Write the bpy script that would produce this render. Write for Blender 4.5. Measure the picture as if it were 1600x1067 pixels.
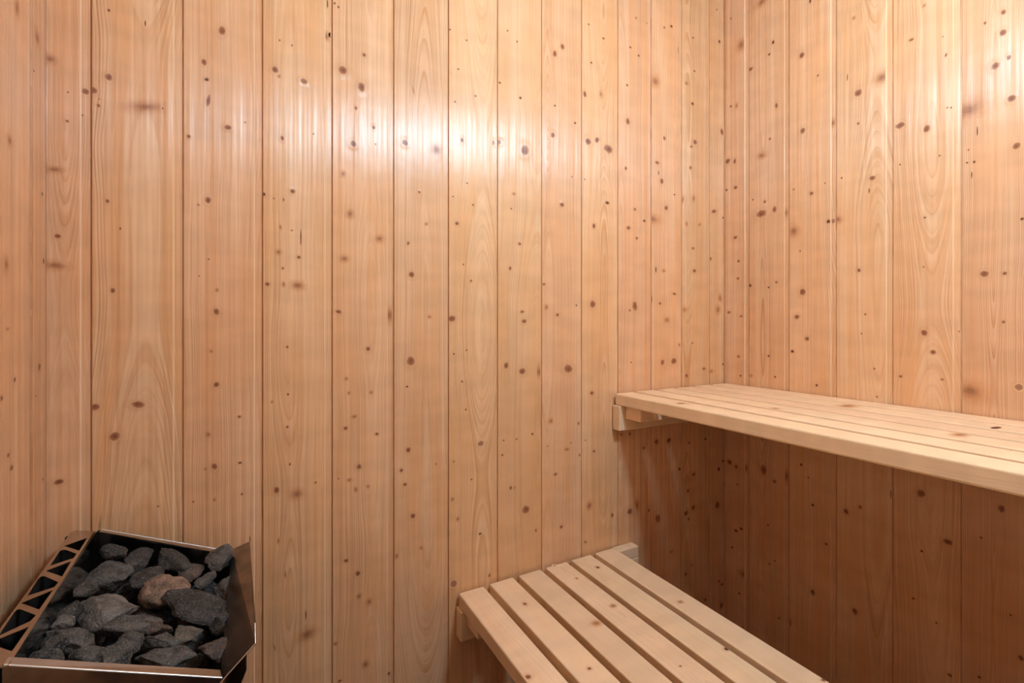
import bpy, bmesh, math, random
from mathutils import Vector, Matrix, noise
from mathutils.geometry import tessellate_polygon

# ---------------------------------------------------------------- scene basics
for o in list(bpy.data.objects):
    bpy.data.objects.remove(o, do_unlink=True)
scene = bpy.context.scene
COL = scene.collection
S = 1.15            # metres from the camera to the far wall
H = 1.17            # camera height above the floor
YAW = math.radians(28.7)
FPX = 748.0         # focal length in pixels of a 1600 wide frame

cam_data = bpy.data.cameras.new('camera')
cam = bpy.data.objects.new('camera', cam_data)
COL.objects.link(cam)
cam.location = (0, 0, H)
cam.rotation_euler = (math.radians(90), 0, -YAW)
cam_data.sensor_fit = 'HORIZONTAL'
cam_data.sensor_width = 36.0
cam_data.lens = 36.0 * FPX / 1600.0
cam_data.shift_x = -0.5 / 1600
cam_data.shift_y = -30.5 / 1600
cam_data.clip_start = 0.01
scene.camera = cam

scene.view_settings.view_transform = 'Standard'
scene.view_settings.look = 'None'
scene.view_settings.exposure = 0.0
scene.view_settings.gamma = 1.0
scene.view_settings.use_curve_mapping = False

# daylight of the room outside, entering through the open doorway behind the camera
world = bpy.data.worlds.new('world')
scene.world = world
world.use_nodes = True
bg = world.node_tree.nodes['Background']
bg.inputs['Color'].default_value = (0.72, 0.80, 1.0, 1)
bg.inputs['Strength'].default_value = 0.13

LAMP_POS = (0.72, 0.10, 2.04)
LAMP_EMIT = 113.0

XL, XR, YB, YF, ZC = -0.2776 * S, 1.308 * S, 1.0 * S, -0.52 * S, 2.40
PITCH = 0.1221 * S

KNOTS = {
    'middle': '''-0.3148,1.6412,6.4,5.8,s;-0.2905,1.5872,1.3,1.6,d;-0.2914,1.5347,2.8,2.3,k;-0.2324,1.7541,2.3,2.5,d;-0.1776,1.7465,0.9,6.9,c;-0.2324,1.6293,5.5,6.9,k;-0.2665,1.595,5.5,5.8,k;-0.2555,1.5988,6.4,6.3,k;-0.2474,1.5722,2.8,3.5,k;-0.2464,1.5855,1.1,1.5,d;-0.2126,1.5724,3.1,2.3,s;-0.1776,1.5848,19.7,7.6,s;-0.1504,1.5881,1.4,1.8,d;-0.2709,1.5505,1.3,1.6,d;-0.0507,1.7688,6.2,9.7,k;-0.0819,1.6962,4.6,6.9,k;-0.0774,1.6622,4.1,3.8,d;-0.0752,1.6186,3.6,12.4,k;-0.1078,1.541,3.5,3.8,k;-0.0406,1.572,6.9,5.1,k;-0.0094,1.5888,1.4,1.5,d;-0.3088,1.4438,9.2,4.6,s;0.0559,1.7792,1.6,2.1,d;0.0798,1.7747,1.6,1.8,d;0.0471,1.7133,6.3,6.9,k;0.0546,1.7013,2.5,2.8,s;0.1043,1.7022,7.6,5.5,r;0.1536,1.8907,1.4,10.5,c;0.1687,1.8955,1.9,2.1,d;0.177,1.8894,1.9,2.1,d;0.1618,1.8222,2.8,3.0,d;0.1495,1.8172,6.9,7.5,s;0.234,1.795,4.5,4.5,k;0.1868,1.7471,9.7,9.7,k;0.2282,1.7187,8.2,10.5,k;0.2152,1.6666,3.0,4.5,k;0.2561,1.63,4.5,4.8,k;0.2094,1.5823,7.5,7.5,k;0.2606,1.5914,1.8,1.8,d;0.0608,1.5682,3.8,5.5,k;0.1241,1.5899,1.5,1.7,d;0.0204,1.558,1.7,2.5,d;0.3314,1.6072,7.2,8.0,k;0.4117,1.6039,12.1,12.9,s;0.3522,1.7401,1.6,8.0,s;0.4478,1.9176,2.2,2.1,d;0.4938,1.9029,2.2,2.1,d;0.4706,1.822,2.1,2.1,d;0.5193,1.7637,2.4,2.2,d;0.4617,1.7359,2.4,2.2,d;0.4813,1.6407,5.2,6.4,k;0.5699,1.6517,7.8,6.9,r;0.5873,1.6548,9.8,6.9,r;0.6147,1.9632,2.3,2.1,d;0.5912,1.8163,2.9,2.6,d;0.6447,1.942,2.3,2.2,d;0.6548,1.7892,4.1,3.7,d;0.6692,1.6466,13.7,14.7,k;0.796,1.9696,6.9,8.3,k;0.7692,1.942,6.9,9.2,k;0.7692,1.7927,3.5,2.8,d;0.7627,1.7067,7.6,8.3,k;0.8417,1.7574,4.3,3.3,d;0.8912,2.0632,2.9,2.3,d;0.9475,2.0369,3.8,2.9,d;0.9009,1.9504,3.6,2.9,d;0.877,1.8506,5.8,9.8,k;0.9376,1.8644,4.8,7.8,s;0.8888,1.7112,10.9,10.1,k;0.9228,1.7212,8.9,9.2,k;0.9676,1.7019,17.7,12.4,k;1.0801,2.1399,3.3,2.5,d;1.1296,2.1384,3.3,2.5,d;1.0558,2.0393,4.1,2.9,d;1.091,2.0224,4.2,3.3,d;1.204,2.1459,3.7,2.7,d;1.2366,2.1598,5.4,3.9,d;1.1636,1.958,14.4,13.1,s;1.0426,1.9166,4.0,2.9,d;1.0452,1.8022,7.9,11.4,k;1.3098,1.9866,6.2,4.4,s;1.3412,2.1511,4.2,2.8,d;1.2697,2.0895,2.2,14.5,c;1.3477,2.0378,4.0,2.8,d;1.3381,1.9228,6.2,5.5,d;1.204,1.7789,5.8,6.6,k;1.3508,1.7926,9.7,8.7,k;1.3318,1.7737,4.7,3.3,d;1.3286,1.7006,6.4,6.6,k;1.1722,1.6931,8.6,6.2,k;1.0373,1.6535,5.3,5.9,k;1.4629,2.2864,3.4,2.3,d;1.4766,2.1759,5.2,5.8,d;1.4904,1.8547,8.6,11.5,k;-0.3044,1.3246,4.8,4.0,k;-0.307,1.2713,12.0,5.8,s;-0.2344,1.3964,2.8,3.5,k;-0.2155,1.3466,1.0,3.4,c;-0.2268,1.229,3.7,5.1,k;-0.0752,1.417,5.2,7.0,k;-0.0917,1.406,1.7,1.9,s;-0.0742,1.2975,1.2,1.4,d;-0.0905,1.2629,1.0,1.3,d;-0.0597,1.2355,2.1,2.8,s;-0.0608,1.1909,5.5,6.1,k;0.0228,1.4427,4.6,4.1,d;0.0811,1.4558,5.1,5.2,k;0.0447,1.4358,1.3,1.4,d;0.0634,1.4353,1.3,3.4,d;0.0572,1.375,1.9,4.1,s;0.0798,1.3702,1.5,1.8,d;0.0979,1.3563,1.3,19.3,c;0.0534,1.3208,3.8,4.1,s;0.094,1.3123,3.8,3.5,k;0.0621,1.2866,2.5,2.8,k;0.0324,1.2508,4.4,4.1,k;0.0634,1.252,2.5,4.1,s;0.0913,1.2502,9.7,6.9,s;0.1868,1.5092,4.1,6.0,s;0.2023,1.4199,6.0,7.5,s;0.2697,1.3678,7.5,6.0,s;0.1896,1.3156,6.9,6.0,s;0.177,1.1933,6.9,4.1,k;0.2939,1.1854,11.3,12.9,s;0.3474,1.2863,7.2,7.5,k;0.3668,1.4915,3.2,3.2,k;0.3394,1.3626,3.2,4.5,k;0.3932,1.1828,3.5,3.2,s;0.3849,1.4141,3.5,3.2,s;0.4564,1.4918,2.2,1.9,d;0.512,1.4769,2.6,2.4,d;0.467,1.4238,5.5,4.8,k;0.4848,1.3194,2.2,1.9,d;0.5066,1.2771,3.5,3.2,k;0.453,1.1782,10.4,8.1,k;0.6226,1.3169,3.9,5.2,k;0.6266,1.4799,2.5,2.2,d;0.4956,1.5317,2.4,2.1,d;0.6346,1.5212,4.1,3.5,s;0.6527,1.3856,5.2,4.3,k;0.6609,1.1984,6.2,3.7,k;0.6671,1.1717,8.3,6.0,k;0.7937,1.5101,8.1,6.4,k;0.8302,1.5971,2.3,1.8,d;0.877,1.5963,2.3,2.0,d;0.9625,1.5358,7.6,4.9,d;0.9106,1.46,6.0,7.8,k;0.7322,1.2773,4.4,3.7,k;0.7408,1.212,4.4,5.5,s;0.7782,1.1904,5.5,4.6,k;0.8464,1.2192,2.8,2.9,d;0.9057,1.224,10.1,11.7,k;1.0747,1.5288,5.3,4.1,k;1.0479,1.4672,7.9,6.2,k;1.0828,1.4377,5.8,4.6,k;1.0747,1.2209,10.6,14.5,k;1.0532,1.2065,3.4,2.7,d;1.1924,1.6351,8.6,9.3,k;1.1779,1.6604,2.3,8.3,c;1.2129,1.5487,8.6,8.7,k;1.1465,1.5056,27.6,12.4,s;1.1157,1.4963,5.5,4.1,d;1.2515,1.5983,3.6,2.6,d;1.2912,1.586,4.7,10.9,s;1.3445,1.5969,6.4,8.7,s;1.3098,1.505,4.7,6.6,s;1.3733,1.509,6.4,4.6,s;1.3412,1.4242,6.4,4.6,k;1.3477,1.3471,9.3,6.6,k;1.1664,1.342,2.9,10.9,c;1.2012,1.3396,5.7,4.4,s;1.1465,1.2451,2.8,13.1,c;1.2515,1.2646,9.0,4.1,k;1.1837,1.2312,5.7,4.4,k;1.2158,1.1764,9.0,6.6,s;1.3004,1.2115,6.2,6.6,s;1.4292,1.3944,8.3,6.9,k;1.4493,1.5642,13.8,6.6,k;1.48,1.2551,6.9,11.5,s;1.4697,1.2136,10.3,11.5,s;1.4973,1.5465,4.1,2.8,d;-0.3027,0.8815,7.2,4.6,k;-0.2528,1.0122,7.2,6.3,k;-0.1884,1.0116,10.1,6.3,k;-0.224,0.9544,7.4,8.9,k;-0.0697,1.11,2.1,2.5,s;-0.0608,1.0417,5.2,5.7,k;-0.0752,0.9411,3.1,3.8,s;-0.0642,0.8746,4.7,6.9,k;-0.0797,0.8716,1.7,1.9,s;-0.0199,0.9723,3.5,2.8,k;-0.0187,0.8759,3.4,2.0,d;-0.0153,0.8098,1.9,1.9,d;-0.1003,0.8091,1.6,1.8,d;-0.1575,0.8107,1.3,1.6,d;-0.0642,0.8066,2.1,2.8,s;0.071,1.1156,2.5,2.8,k;0.2429,1.1069,5.5,5.6,k;0.1938,1.0389,3.0,3.0,s;0.1995,1.0061,2.8,3.0,s;0.2502,1.0039,3.0,3.0,s;0.0722,1.0123,1.9,2.1,d;0.0411,0.9982,1.7,2.8,s;0.2123,0.9502,4.5,3.0,s;0.071,0.9414,2.5,2.8,k;0.1924,0.9256,4.8,4.5,k;0.2636,0.9043,4.5,3.7,k;0.076,0.8597,1.9,2.5,d;0.2224,0.8329,6.0,6.0,k;0.177,0.8118,1.5,1.6,d;0.0497,0.8069,5.1,6.9,k;0.09,0.7916,10.1,8.3,s;0.128,0.8109,2.1,2.1,d;0.2009,0.8051,4.1,3.0,s;0.2152,0.7805,3.0,4.5,s;0.2429,0.7834,2.8,3.0,s;0.3458,1.0742,9.7,11.3,k;0.3363,1.012,3.0,2.4,d;0.3394,0.8567,6.1,6.4,k;0.322,0.8091,4.5,4.5,k;0.3314,0.7734,4.8,4.5,k;0.41,0.8122,1.9,1.8,d;0.4583,1.0879,2.2,2.2,d;0.4938,1.0967,2.2,2.1,d;0.4813,1.0159,2.4,2.4,d;0.4921,0.942,2.4,2.3,d;0.5342,0.8486,9.2,6.4,r;0.4583,0.8119,2.2,2.1,s;0.5083,0.758,2.4,2.1,d;0.4547,0.7156,3.5,3.5,s;0.6108,1.0517,6.8,8.6,k;0.6029,0.8489,2.3,2.1,d;0.599,0.8095,2.7,2.4,d;0.6246,0.7169,4.1,5.5,k;0.6609,1.0335,10.4,9.5,k;0.7194,1.0288,18.6,12.9,s;0.8164,1.0333,15.0,12.0,k;0.9033,0.956,7.2,5.9,k;0.7561,0.8857,5.5,5.5,s;0.694,0.856,3.3,2.6,d;0.6426,0.8477,2.7,2.2,d;0.8119,0.7979,6.6,3.7,s;0.7452,0.8156,2.2,1.8,d;0.8256,0.815,2.3,2.0,d;0.8627,0.7743,7.2,3.9,k;0.9106,0.7795,4.8,3.7,k;0.8793,0.816,2.4,1.8,d;0.7715,0.7312,5.5,3.7,k;0.6346,0.7152,4.1,3.5,k;0.6732,0.6482,12.4,11.0,k;0.8937,0.6183,8.5,9.8,s;0.851,0.8687,9.7,3.7,s;1.0586,1.0422,2.6,2.1,d;1.1953,1.0367,7.2,9.8,k;1.2486,1.0388,13.5,10.4,k;1.3098,0.9861,6.2,6.6,k;1.3961,1.0061,10.0,5.1,r;1.4292,0.9955,13.3,4.6,s;1.3381,1.0972,3.7,2.8,d;1.2758,1.0919,6.2,4.1,s;1.4973,1.0175,4.5,4.1,d;1.0532,0.8157,5.3,5.2,k;1.0189,0.8175,3.4,2.5,d;1.113,0.7636,5.5,4.1,k;1.1693,0.7774,8.6,8.3,k;1.2246,0.7751,12.0,8.7,k;1.3223,0.7546,6.4,4.4,k;1.406,0.7581,6.7,4.6,d;1.282,0.6706,10.5,4.4,d;1.3445,0.6436,8.0,5.5,k;1.3161,0.591,6.2,6.9,k;1.4731,0.6423,6.9,6.9,d;1.4973,0.6687,5.2,4.6,d;1.0828,0.5835,7.9,14.5,s;1.0532,0.5707,10.6,10.4,k;1.3412,0.5292,9.7,8.7,k;1.4664,0.5151,11.7,13.8,k;1.138,0.5566,4.3,5.2,k;0.0204,0.609,1.6,2.2,d;0.0534,0.6971,1.5,5.5,s;0.0672,0.6203,1.3,5.5,s;0.1082,0.522,1.4,10.5,c;0.1109,0.4771,13.9,9.7,s;0.046,0.4686,1.2,5.5,s;0.1938,0.6205,5.2,4.1,k;0.2195,0.5847,5.5,6.0,k;0.2224,0.5303,4.5,4.5,s;0.2458,0.5117,4.5,6.0,s;0.1701,0.4368,4.1,3.0,s;0.237,0.3672,5.5,6.0,s;0.1797,0.3487,4.5,2.8,k;0.3506,0.6932,6.4,6.4,k;0.3718,0.6097,3.2,3.2,s;0.311,0.6034,3.2,4.8,s;0.2909,0.3241,6.0,4.8,k;0.4689,0.6619,3.5,4.8,s;0.5323,0.6105,3.7,2.8,d;0.4583,0.4982,8.6,8.6,r;0.5605,0.4935,3.7,5.2,k;0.7067,0.5825,4.1,4.6,k;0.7915,0.5758,6.1,5.2,k;0.9828,0.5722,5.1,6.2,k;0.8793,0.5119,3.9,3.7,k;1.1751,0.5244,11.5,14.5,k;1.3066,0.516,9.7,8.7,k;1.3192,0.4938,3.1,6.6,d;1.2366,0.4009,6.0,4.4,s;1.3349,0.3319,4.8,3.3,k;1.3066,0.3082,6.4,6.6,k;1.4731,0.2408,5.2,3.5,d;1.4904,0.2248,6.2,4.1,d;1.4869,0.1497,8.6,11.5,k;1.406,0.193,13.3,4.4,k''',
    'right': '''1.1368,1.747,10.6,9.2,k;1.1083,1.7386,5.1,8.7,k;1.1237,1.9395,3.8,3.3,d;1.1007,1.9327,3.8,6.9,s;1.0831,2.1381,12.6,15.3,s;1.0489,2.0373,9.7,6.6,k;1.0067,2.2431,13.8,10.4,s;1.0067,1.728,11.5,8.3,s;1.1237,2.2524,2.5,2.3,d;0.8478,2.1519,2.9,5.9,d;0.9663,2.0872,4.4,6.2,d;0.9797,2.0539,3.7,3.5,d;0.9555,1.8752,4.4,8.7,k;0.9774,1.774,3.3,3.1,d;0.873,1.9996,7.8,8.3,k;0.8251,1.9143,2.8,2.8,d;0.871,1.7641,7.8,9.8,k;0.7852,1.7567,6.9,9.8,s;0.7273,2.0338,3.4,3.7,s;0.6581,1.8337,13.5,12.1,s;0.7158,1.8162,9.7,10.3,k;0.7438,1.8721,1.3,11.0,c;0.7158,1.7296,3.2,3.7,k;0.5652,1.9745,2.5,3.4,s;0.5921,1.9021,5.5,4.0,k;0.5218,1.8279,2.3,4.8,k;0.528,1.8769,1.4,1.9,d;0.6172,1.6886,11.0,8.1,k;0.5599,1.6599,7.6,8.9,k;0.5193,1.6975,1.8,1.9,d;0.512,1.6946,1.8,1.9,d;0.5343,1.584,1.6,2.1,d;0.6172,1.5856,1.7,2.1,d;0.4189,1.8752,4.1,6.0,k;0.42,1.8291,5.7,7.6,k;0.4503,1.8676,2.9,3.7,k;0.4105,1.7677,4.1,5.5,k;0.4329,1.7593,8.1,8.3,k;0.4064,1.6734,7.2,7.5,k;0.481,1.6763,24.0,17.9,s;0.4638,1.6199,1.2,13.5,c;0.3981,1.564,6.2,7.5,k;0.4798,1.5811,1.5,1.9,d;0.4694,1.549,2.3,3.0,d;0.4822,1.5512,2.3,2.1,d;0.3941,1.5812,1.3,1.9,d;1.1419,1.6448,5.1,3.5,d;1.1057,1.6451,7.6,6.6,k;1.1057,1.4687,7.6,5.8,k;1.0931,1.3836,5.1,4.6,k;1.0956,1.3231,5.1,4.6,k;1.1315,1.2044,6.6,4.6,k;1.0831,1.1901,6.3,3.3,k;1.0489,1.2951,4.8,5.5,d;1.009,1.5332,18.4,12.0,k;0.9953,1.571,4.6,4.4,k;1.0394,1.5872,2.7,2.4,d;0.962,1.5385,7.6,10.4,k;0.9299,1.5196,14.5,10.3,s;0.844,1.5631,5.9,5.9,k;0.899,1.5881,2.3,2.3,d;0.8049,1.5843,1.9,2.0,d;0.7591,1.5876,2.2,2.4,d;0.9071,1.4704,5.2,6.2,k;0.899,1.4568,12.4,12.4,s;0.7959,1.4682,5.5,5.9,d;0.7835,1.4677,5.5,6.4,r;0.7695,1.4689,8.6,7.4,s;0.8788,1.3916,2.3,2.3,d;0.871,1.2634,9.4,9.4,k;0.8888,1.1861,7.8,7.2,k;0.9555,1.2994,4.4,4.1,k;0.9819,1.2843,3.3,3.1,d;0.8573,1.1187,6.8,6.8,k;0.6809,1.567,7.5,6.4,k;0.6887,1.5335,1.6,8.6,c;0.7141,1.316,4.8,5.5,k;0.6982,1.1914,2.1,2.2,d;0.7077,1.1377,1.8,2.0,d;0.564,1.4352,2.8,2.6,k;0.5666,1.3102,1.5,1.8,d;0.5652,1.1423,7.0,8.0,k;0.474,1.5199,1.0,9.0,c;0.4514,1.2821,8.3,7.5,k;0.4169,1.2805,4.0,4.1,k;0.389,1.399,3.1,3.0,d;0.4951,1.1468,3.5,2.2,d;0.4189,1.17,2.6,3.7,k;1.0931,1.0487,5.1,4.6,k;1.0856,0.982,3.8,3.5,d;1.0465,0.9858,4.8,4.4,s;1.1288,0.6686,10.1,9.2,k;1.1032,0.6594,6.3,6.9,k;1.0682,0.6642,9.7,11.5,s;0.9998,0.6761,10.9,17.5,k;1.15,0.5845,3.2,2.8,d;1.0981,0.5976,3.0,2.8,d;0.9819,1.0578,3.9,3.7,d;0.9598,0.9901,3.1,3.1,d;0.903,1.0768,5.2,4.9,d;0.8288,0.9782,3.3,3.5,d;0.6763,1.0417,1.8,2.2,d;0.6702,0.9651,1.9,2.2,d;0.6158,1.0265,4.1,3.2,k;0.5292,1.0273,3.2,2.4,k;0.5471,1.0944,6.2,5.6,k;0.4763,1.0053,18.4,14.9,s;0.3941,1.0244,6.2,6.7,r;0.4459,1.0227,1.3,1.9,s;0.962,0.6486,5.5,6.2,k;0.9257,0.6756,13.1,16.6,s;0.8749,0.7259,3.9,3.9,d;0.8535,0.6922,2.0,2.1,d;0.8402,0.612,3.9,3.9,d;0.7473,0.6248,6.9,7.4,k;0.7109,0.65,4.8,5.5,k;0.6388,0.707,1.2,13.8,c;0.5719,0.7315,9.0,10.4,k;0.422,0.7435,6.2,9.0,k;1.1032,0.4334,6.3,4.4,d;1.0831,0.4478,5.1,4.4,d;1.1185,0.3683,3.8,3.3,d;1.0981,0.2889,5.1,4.4,d;1.0708,0.2925,15.2,10.9,s;1.0905,0.2183,3.8,3.3,d;0.8013,0.5089,3.7,3.1,d;0.8402,0.3467,6.8,8.8,k;0.7239,0.3498,7.2,9.2,k;0.9598,0.39,3.1,2.5,d;0.9797,0.3708,3.0,2.8,d;0.9469,0.2088,3.3,2.6,d;0.9091,0.215,1.6,14.5,c;0.5168,0.6293,10.4,7.2,k;0.5705,0.5848,2.5,2.6,d;0.457,0.664,2.3,2.7,d;0.588,0.4549,2.8,2.6,d;0.5406,0.4181,2.0,2.3,d;0.4074,0.5089,1.9,2.5,d;0.3911,0.4223,5.2,6.0,k;0.4603,0.3344,3.1,3.0,d;0.5144,0.3039,5.2,4.0,k;0.9841,0.4981,3.3,3.1,d''',
    'left': '''1.0275,1.6609,6.9,11.0,s;1.1096,1.6568,8.6,10.4,s;1.0958,1.5934,3.3,1.4,d;1.0003,1.4439,6.6,6.4,s;1.1298,1.394,3.0,3.5,d;0.9895,1.256,6.2,8.3,s;0.9937,1.1594,4.4,1.8,s;1.1357,1.2771,3.0,5.8,c;1.0182,1.081,4.6,4.1,k;1.1181,1.0926,5.7,6.9,k;0.9747,1.0583,4.1,3.7,k;0.9959,0.9697,4.4,3.7,k;1.0069,0.9475,5.5,4.6,k;1.1041,1.0436,2.8,1.2,d;1.1327,0.8937,3.0,2.3,d''',
}
BENCH_KNOTS = {'lower': '0.5929,1.0191,5.2,6.2,k;0.7,0.8747,9.4,6.9,s;0.7784,0.9085,6.5,5.2,s;0.5958,0.7667,4.5,3.9,k;0.4764,0.8064,6.6,6.2,k;0.8623,1.0717,5.6,5.8,d;0.8884,0.673,6.8,4.8,d;0.9352,0.841,5.9,4.6,s;0.9749,0.5241,6.3,3.7,k;0.7611,0.6844,3.2,2.3,k;0.7754,1.0536,3.2,3.5,s;0.7603,1.1398,2.9,3.2,s',
 'upper': '1.021,0.9159,12.7,10.1,r;0.9799,0.4095,7.9,3.5,r;1.3603,0.3904,22.7,7.2,c;1.2456,0.5111,11.4,4.8,k;1.156,1.1015,13.2,12.3,k;1.1522,0.6179,7.9,4.2,d;1.3737,0.6778,24.7,12.6,s;1.2141,0.3996,18.6,8.3,s;1.1463,0.3089,6.4,2.0,k;1.1689,0.7475,11.1,6.8,s'}
GRILLE_HOLES = [[(-0.2697,1.0488),(-0.2449,1.0688),(-0.2424,1.0149)],[(-0.2663,0.9738),(-0.2696,1.029),(-0.2669,1.032),(-0.2622,1.0288),(-0.2432,1.0043),(-0.2428,0.988)],[(-0.2661,0.9566),(-0.2428,0.9765),(-0.2398,0.9243)],[(-0.2638,0.8816),(-0.2676,0.9295),(-0.2671,0.9383),(-0.2633,0.9386),(-0.2392,0.9068),(-0.2398,0.893)],[(-0.2643,0.8627),(-0.2387,0.8833),(-0.2382,0.8324)],[(-0.2601,0.7851),(-0.2635,0.8386),(-0.2631,0.8452),(-0.26,0.8452),(-0.2371,0.8183),(-0.2384,0.8055)],[(-0.2644,0.7721),(-0.2355,0.792),(-0.2347,0.7414)]]
GRILLE_OUTLINE = [(-0.2766, 1.1081), (-0.272, 1.1175), (-0.2414, 1.0977), (-0.2283, 0.7138), (-0.2382, 0.7137), (-0.2617, 0.7309)]
STONES = [(-0.198, 0.906, 0.763, 0.105, 0.081, 0, 'L'),
 (-0.155, 0.861, 0.749, 0.104, 0.039, 24, 'M'),
 (-0.074, 0.916, 0.723, 0.128, 0.07, -6, 'D'),
 (-0.124, 0.973, 0.739, 0.072, 0.061, 8, 'P'),
 (-0.206, 1.018, 0.765, 0.059, 0.067, 0, 'M'),
 (-0.173, 1.055, 0.761, 0.043, 0.072, 0, 'D'),
 (-0.148, 1.008, 0.747, 0.059, 0.052, 15, 'D'),
 (-0.125, 1.055, 0.753, 0.085, 0.05, -5, 'D'),
 (-0.095, 1.042, 0.73, 0.046, 0.071, 0, 'B'),
 (-0.059, 1.055, 0.735, 0.054, 0.072, -20, 'M'),
 (-0.04, 0.983, 0.713, 0.046, 0.074, 0, 'M'),
 (-0.071, 1.005, 0.722, 0.028, 0.046, 0, 'M'),
 (-0.211, 0.822, 0.767, 0.071, 0.05, 5, 'M'),
 (-0.222, 0.857, 0.771, 0.026, 0.023, -10, 'L'),
 (-0.18, 0.787, 0.757, 0.042, 0.039, 0, 'M'),
 (-0.151, 0.788, 0.748, 0.044, 0.043, -20, 'M'),
 (-0.141, 0.819, 0.745, 0.042, 0.029, 0, 'M'),
 (-0.109, 0.822, 0.734, 0.048, 0.033, 5, 'M'),
 (-0.082, 0.837, 0.726, 0.05, 0.042, -10, 'G'),
 (-0.105, 0.782, 0.733, 0.091, 0.043, 5, 'M'),
 (-0.046, 0.798, 0.714, 0.057, 0.072, 35, 'B'),
 (-0.042, 0.866, 0.713, 0.047, 0.047, 30, 'D'),
 (-0.122, 0.849, 0.739, 0.05, 0.023, 10, 'B'),
 (-0.217, 0.969, 0.769, 0.024, 0.034, 0, 'M'),
 (-0.217, 0.78, 0.769, 0.039, 0.025, 0, 'M'),
 (-0.206, 1.055, 0.783, 0.047, 0.03, 0, 'D'),
 (-0.229, 0.803, 0.773, 0.031, 0.035, 0, 'D'),
 (-0.23, 0.947, 0.773, 0.028, 0.055, 0, 'D'),
 (-0.233, 0.891, 0.774, 0.028, 0.037, 0, 'D'),
 (-0.234, 0.778, 0.775, 0.028, 0.023, 0, 'D')]

STONE_LABELS = [
    'large pale grey flat-topped stone on the left side of the pile',
    'long thin flat slab slanting across the middle of the pile',
    'biggest dark rugged stone at the right centre of the pile',
    'rounded pinkish brown stone in the middle of the pile',
    'grey pitted stone at the back left behind the pale slab',
    'peaked dark stone at the back, left of the long back-row stone',
    'dark lumpy stone touching the back of the pinkish stone',
    'long low stone in the back row near the far rim',
    'brownish black stone standing behind the big dark one',
    'sparkling grey stone in the far right corner, sticking above the rim',
    'glittering grey stone against the flared guard behind the big dark one',
    'small upright stone between the brownish black one and the guard',
    'wide grey stone at the front left, beside the mirror-like sheet',
    'little pale grey stone tucked above the wide front left one',
    'squarish grey stone on the near rim, second from the left',
    'dark grey chunk on the near rim just left of its middle',
    'small grey stone below the lower end of the long slab',
    'small smooth domed grey stone in front of the dark brown hollow',
    'mottled greenish brown stone right of the small domed one',
    'long grey slab lying along the near rim',
    'tall reddish brown sparkling stone in the near right corner',
    'dark stone under the right tip of the biggest dark one',
    'thin dark brown stone wedged under the long slab and biggest stone',
    'tiny grey stone above the left end of the pale slab',
    'small grey stone at the near left corner beside the rim',
    'dark stone deep at the far left corner below the rim',
    'small dark stone against the mirror-like sheet near the front',
    'dark stone against the mirror-like sheet level with the back-left stone',
    'narrow dark stone against the mirror-like sheet near the far end',
    'narrow dark stone against the mirror-like sheet beside the pale slab',
    'smallest dark stone in the near left corner',
]

# ---------------------------------------------------------------- node helpers
class NT:
    def __init__(self, name):
        self.m = bpy.data.materials.new(name)
        self.m.use_nodes = True
        self.t = self.m.node_tree
        self.n = self.t.nodes
        self.bsdf = self.n['Principled BSDF']

    def node(self, kind, **kw):
        nd = self.n.new(kind)
        for k, v in kw.items():
            setattr(nd, k, v)
        return nd

    def put(self, sock, v):
        if isinstance(v, bpy.types.NodeSocket):
            self.t.links.new(v, sock)
        elif v is not None:
            sock.default_value = v

    def math(self, op, a, b=None, c=None, clamp=False):
        nd = self.node('ShaderNodeMath', operation=op, use_clamp=clamp)
        self.put(nd.inputs[0], a)
        self.put(nd.inputs[1], b)
        self.put(nd.inputs[2], c)
        return nd.outputs[0]

    def vec(self, x, y, z):
        nd = self.node('ShaderNodeCombineXYZ')
        for i, v in enumerate((x, y, z)):
            self.put(nd.inputs[i], v)
        return nd.outputs[0]

    def noise(self, v, scale=1.0, detail=2.0, rough=0.5, dim='3D'):
        nd = self.node('ShaderNodeTexNoise', noise_dimensions=dim)
        if dim == '1D':
            self.put(nd.inputs['W'], v)
        else:
            self.put(nd.inputs['Vector'], v)
        nd.inputs['Scale'].default_value = scale
        nd.inputs['Detail'].default_value = detail
        nd.inputs['Roughness'].default_value = rough
        return nd.outputs[0]

    def smooth(self, v, a, b, lo=0.0, hi=1.0):
        nd = self.node('ShaderNodeMapRange', interpolation_type='SMOOTHSTEP')
        self.put(nd.inputs[0], v)
        for i, x in enumerate((a, b, lo, hi)):
            nd.inputs[i + 1].default_value = x
        return nd.outputs[0]

    def mix(self, f, a, b, blend='MIX'):
        nd = self.node('ShaderNodeMix', data_type='RGBA', blend_type=blend)
        self.put(nd.inputs[0], f)
        self.put(nd.inputs[6], a)
        self.put(nd.inputs[7], b)
        return nd.outputs[2]

    def attr(self, name):
        nd = self.node('ShaderNodeAttribute', attribute_name=name)
        return nd


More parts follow.
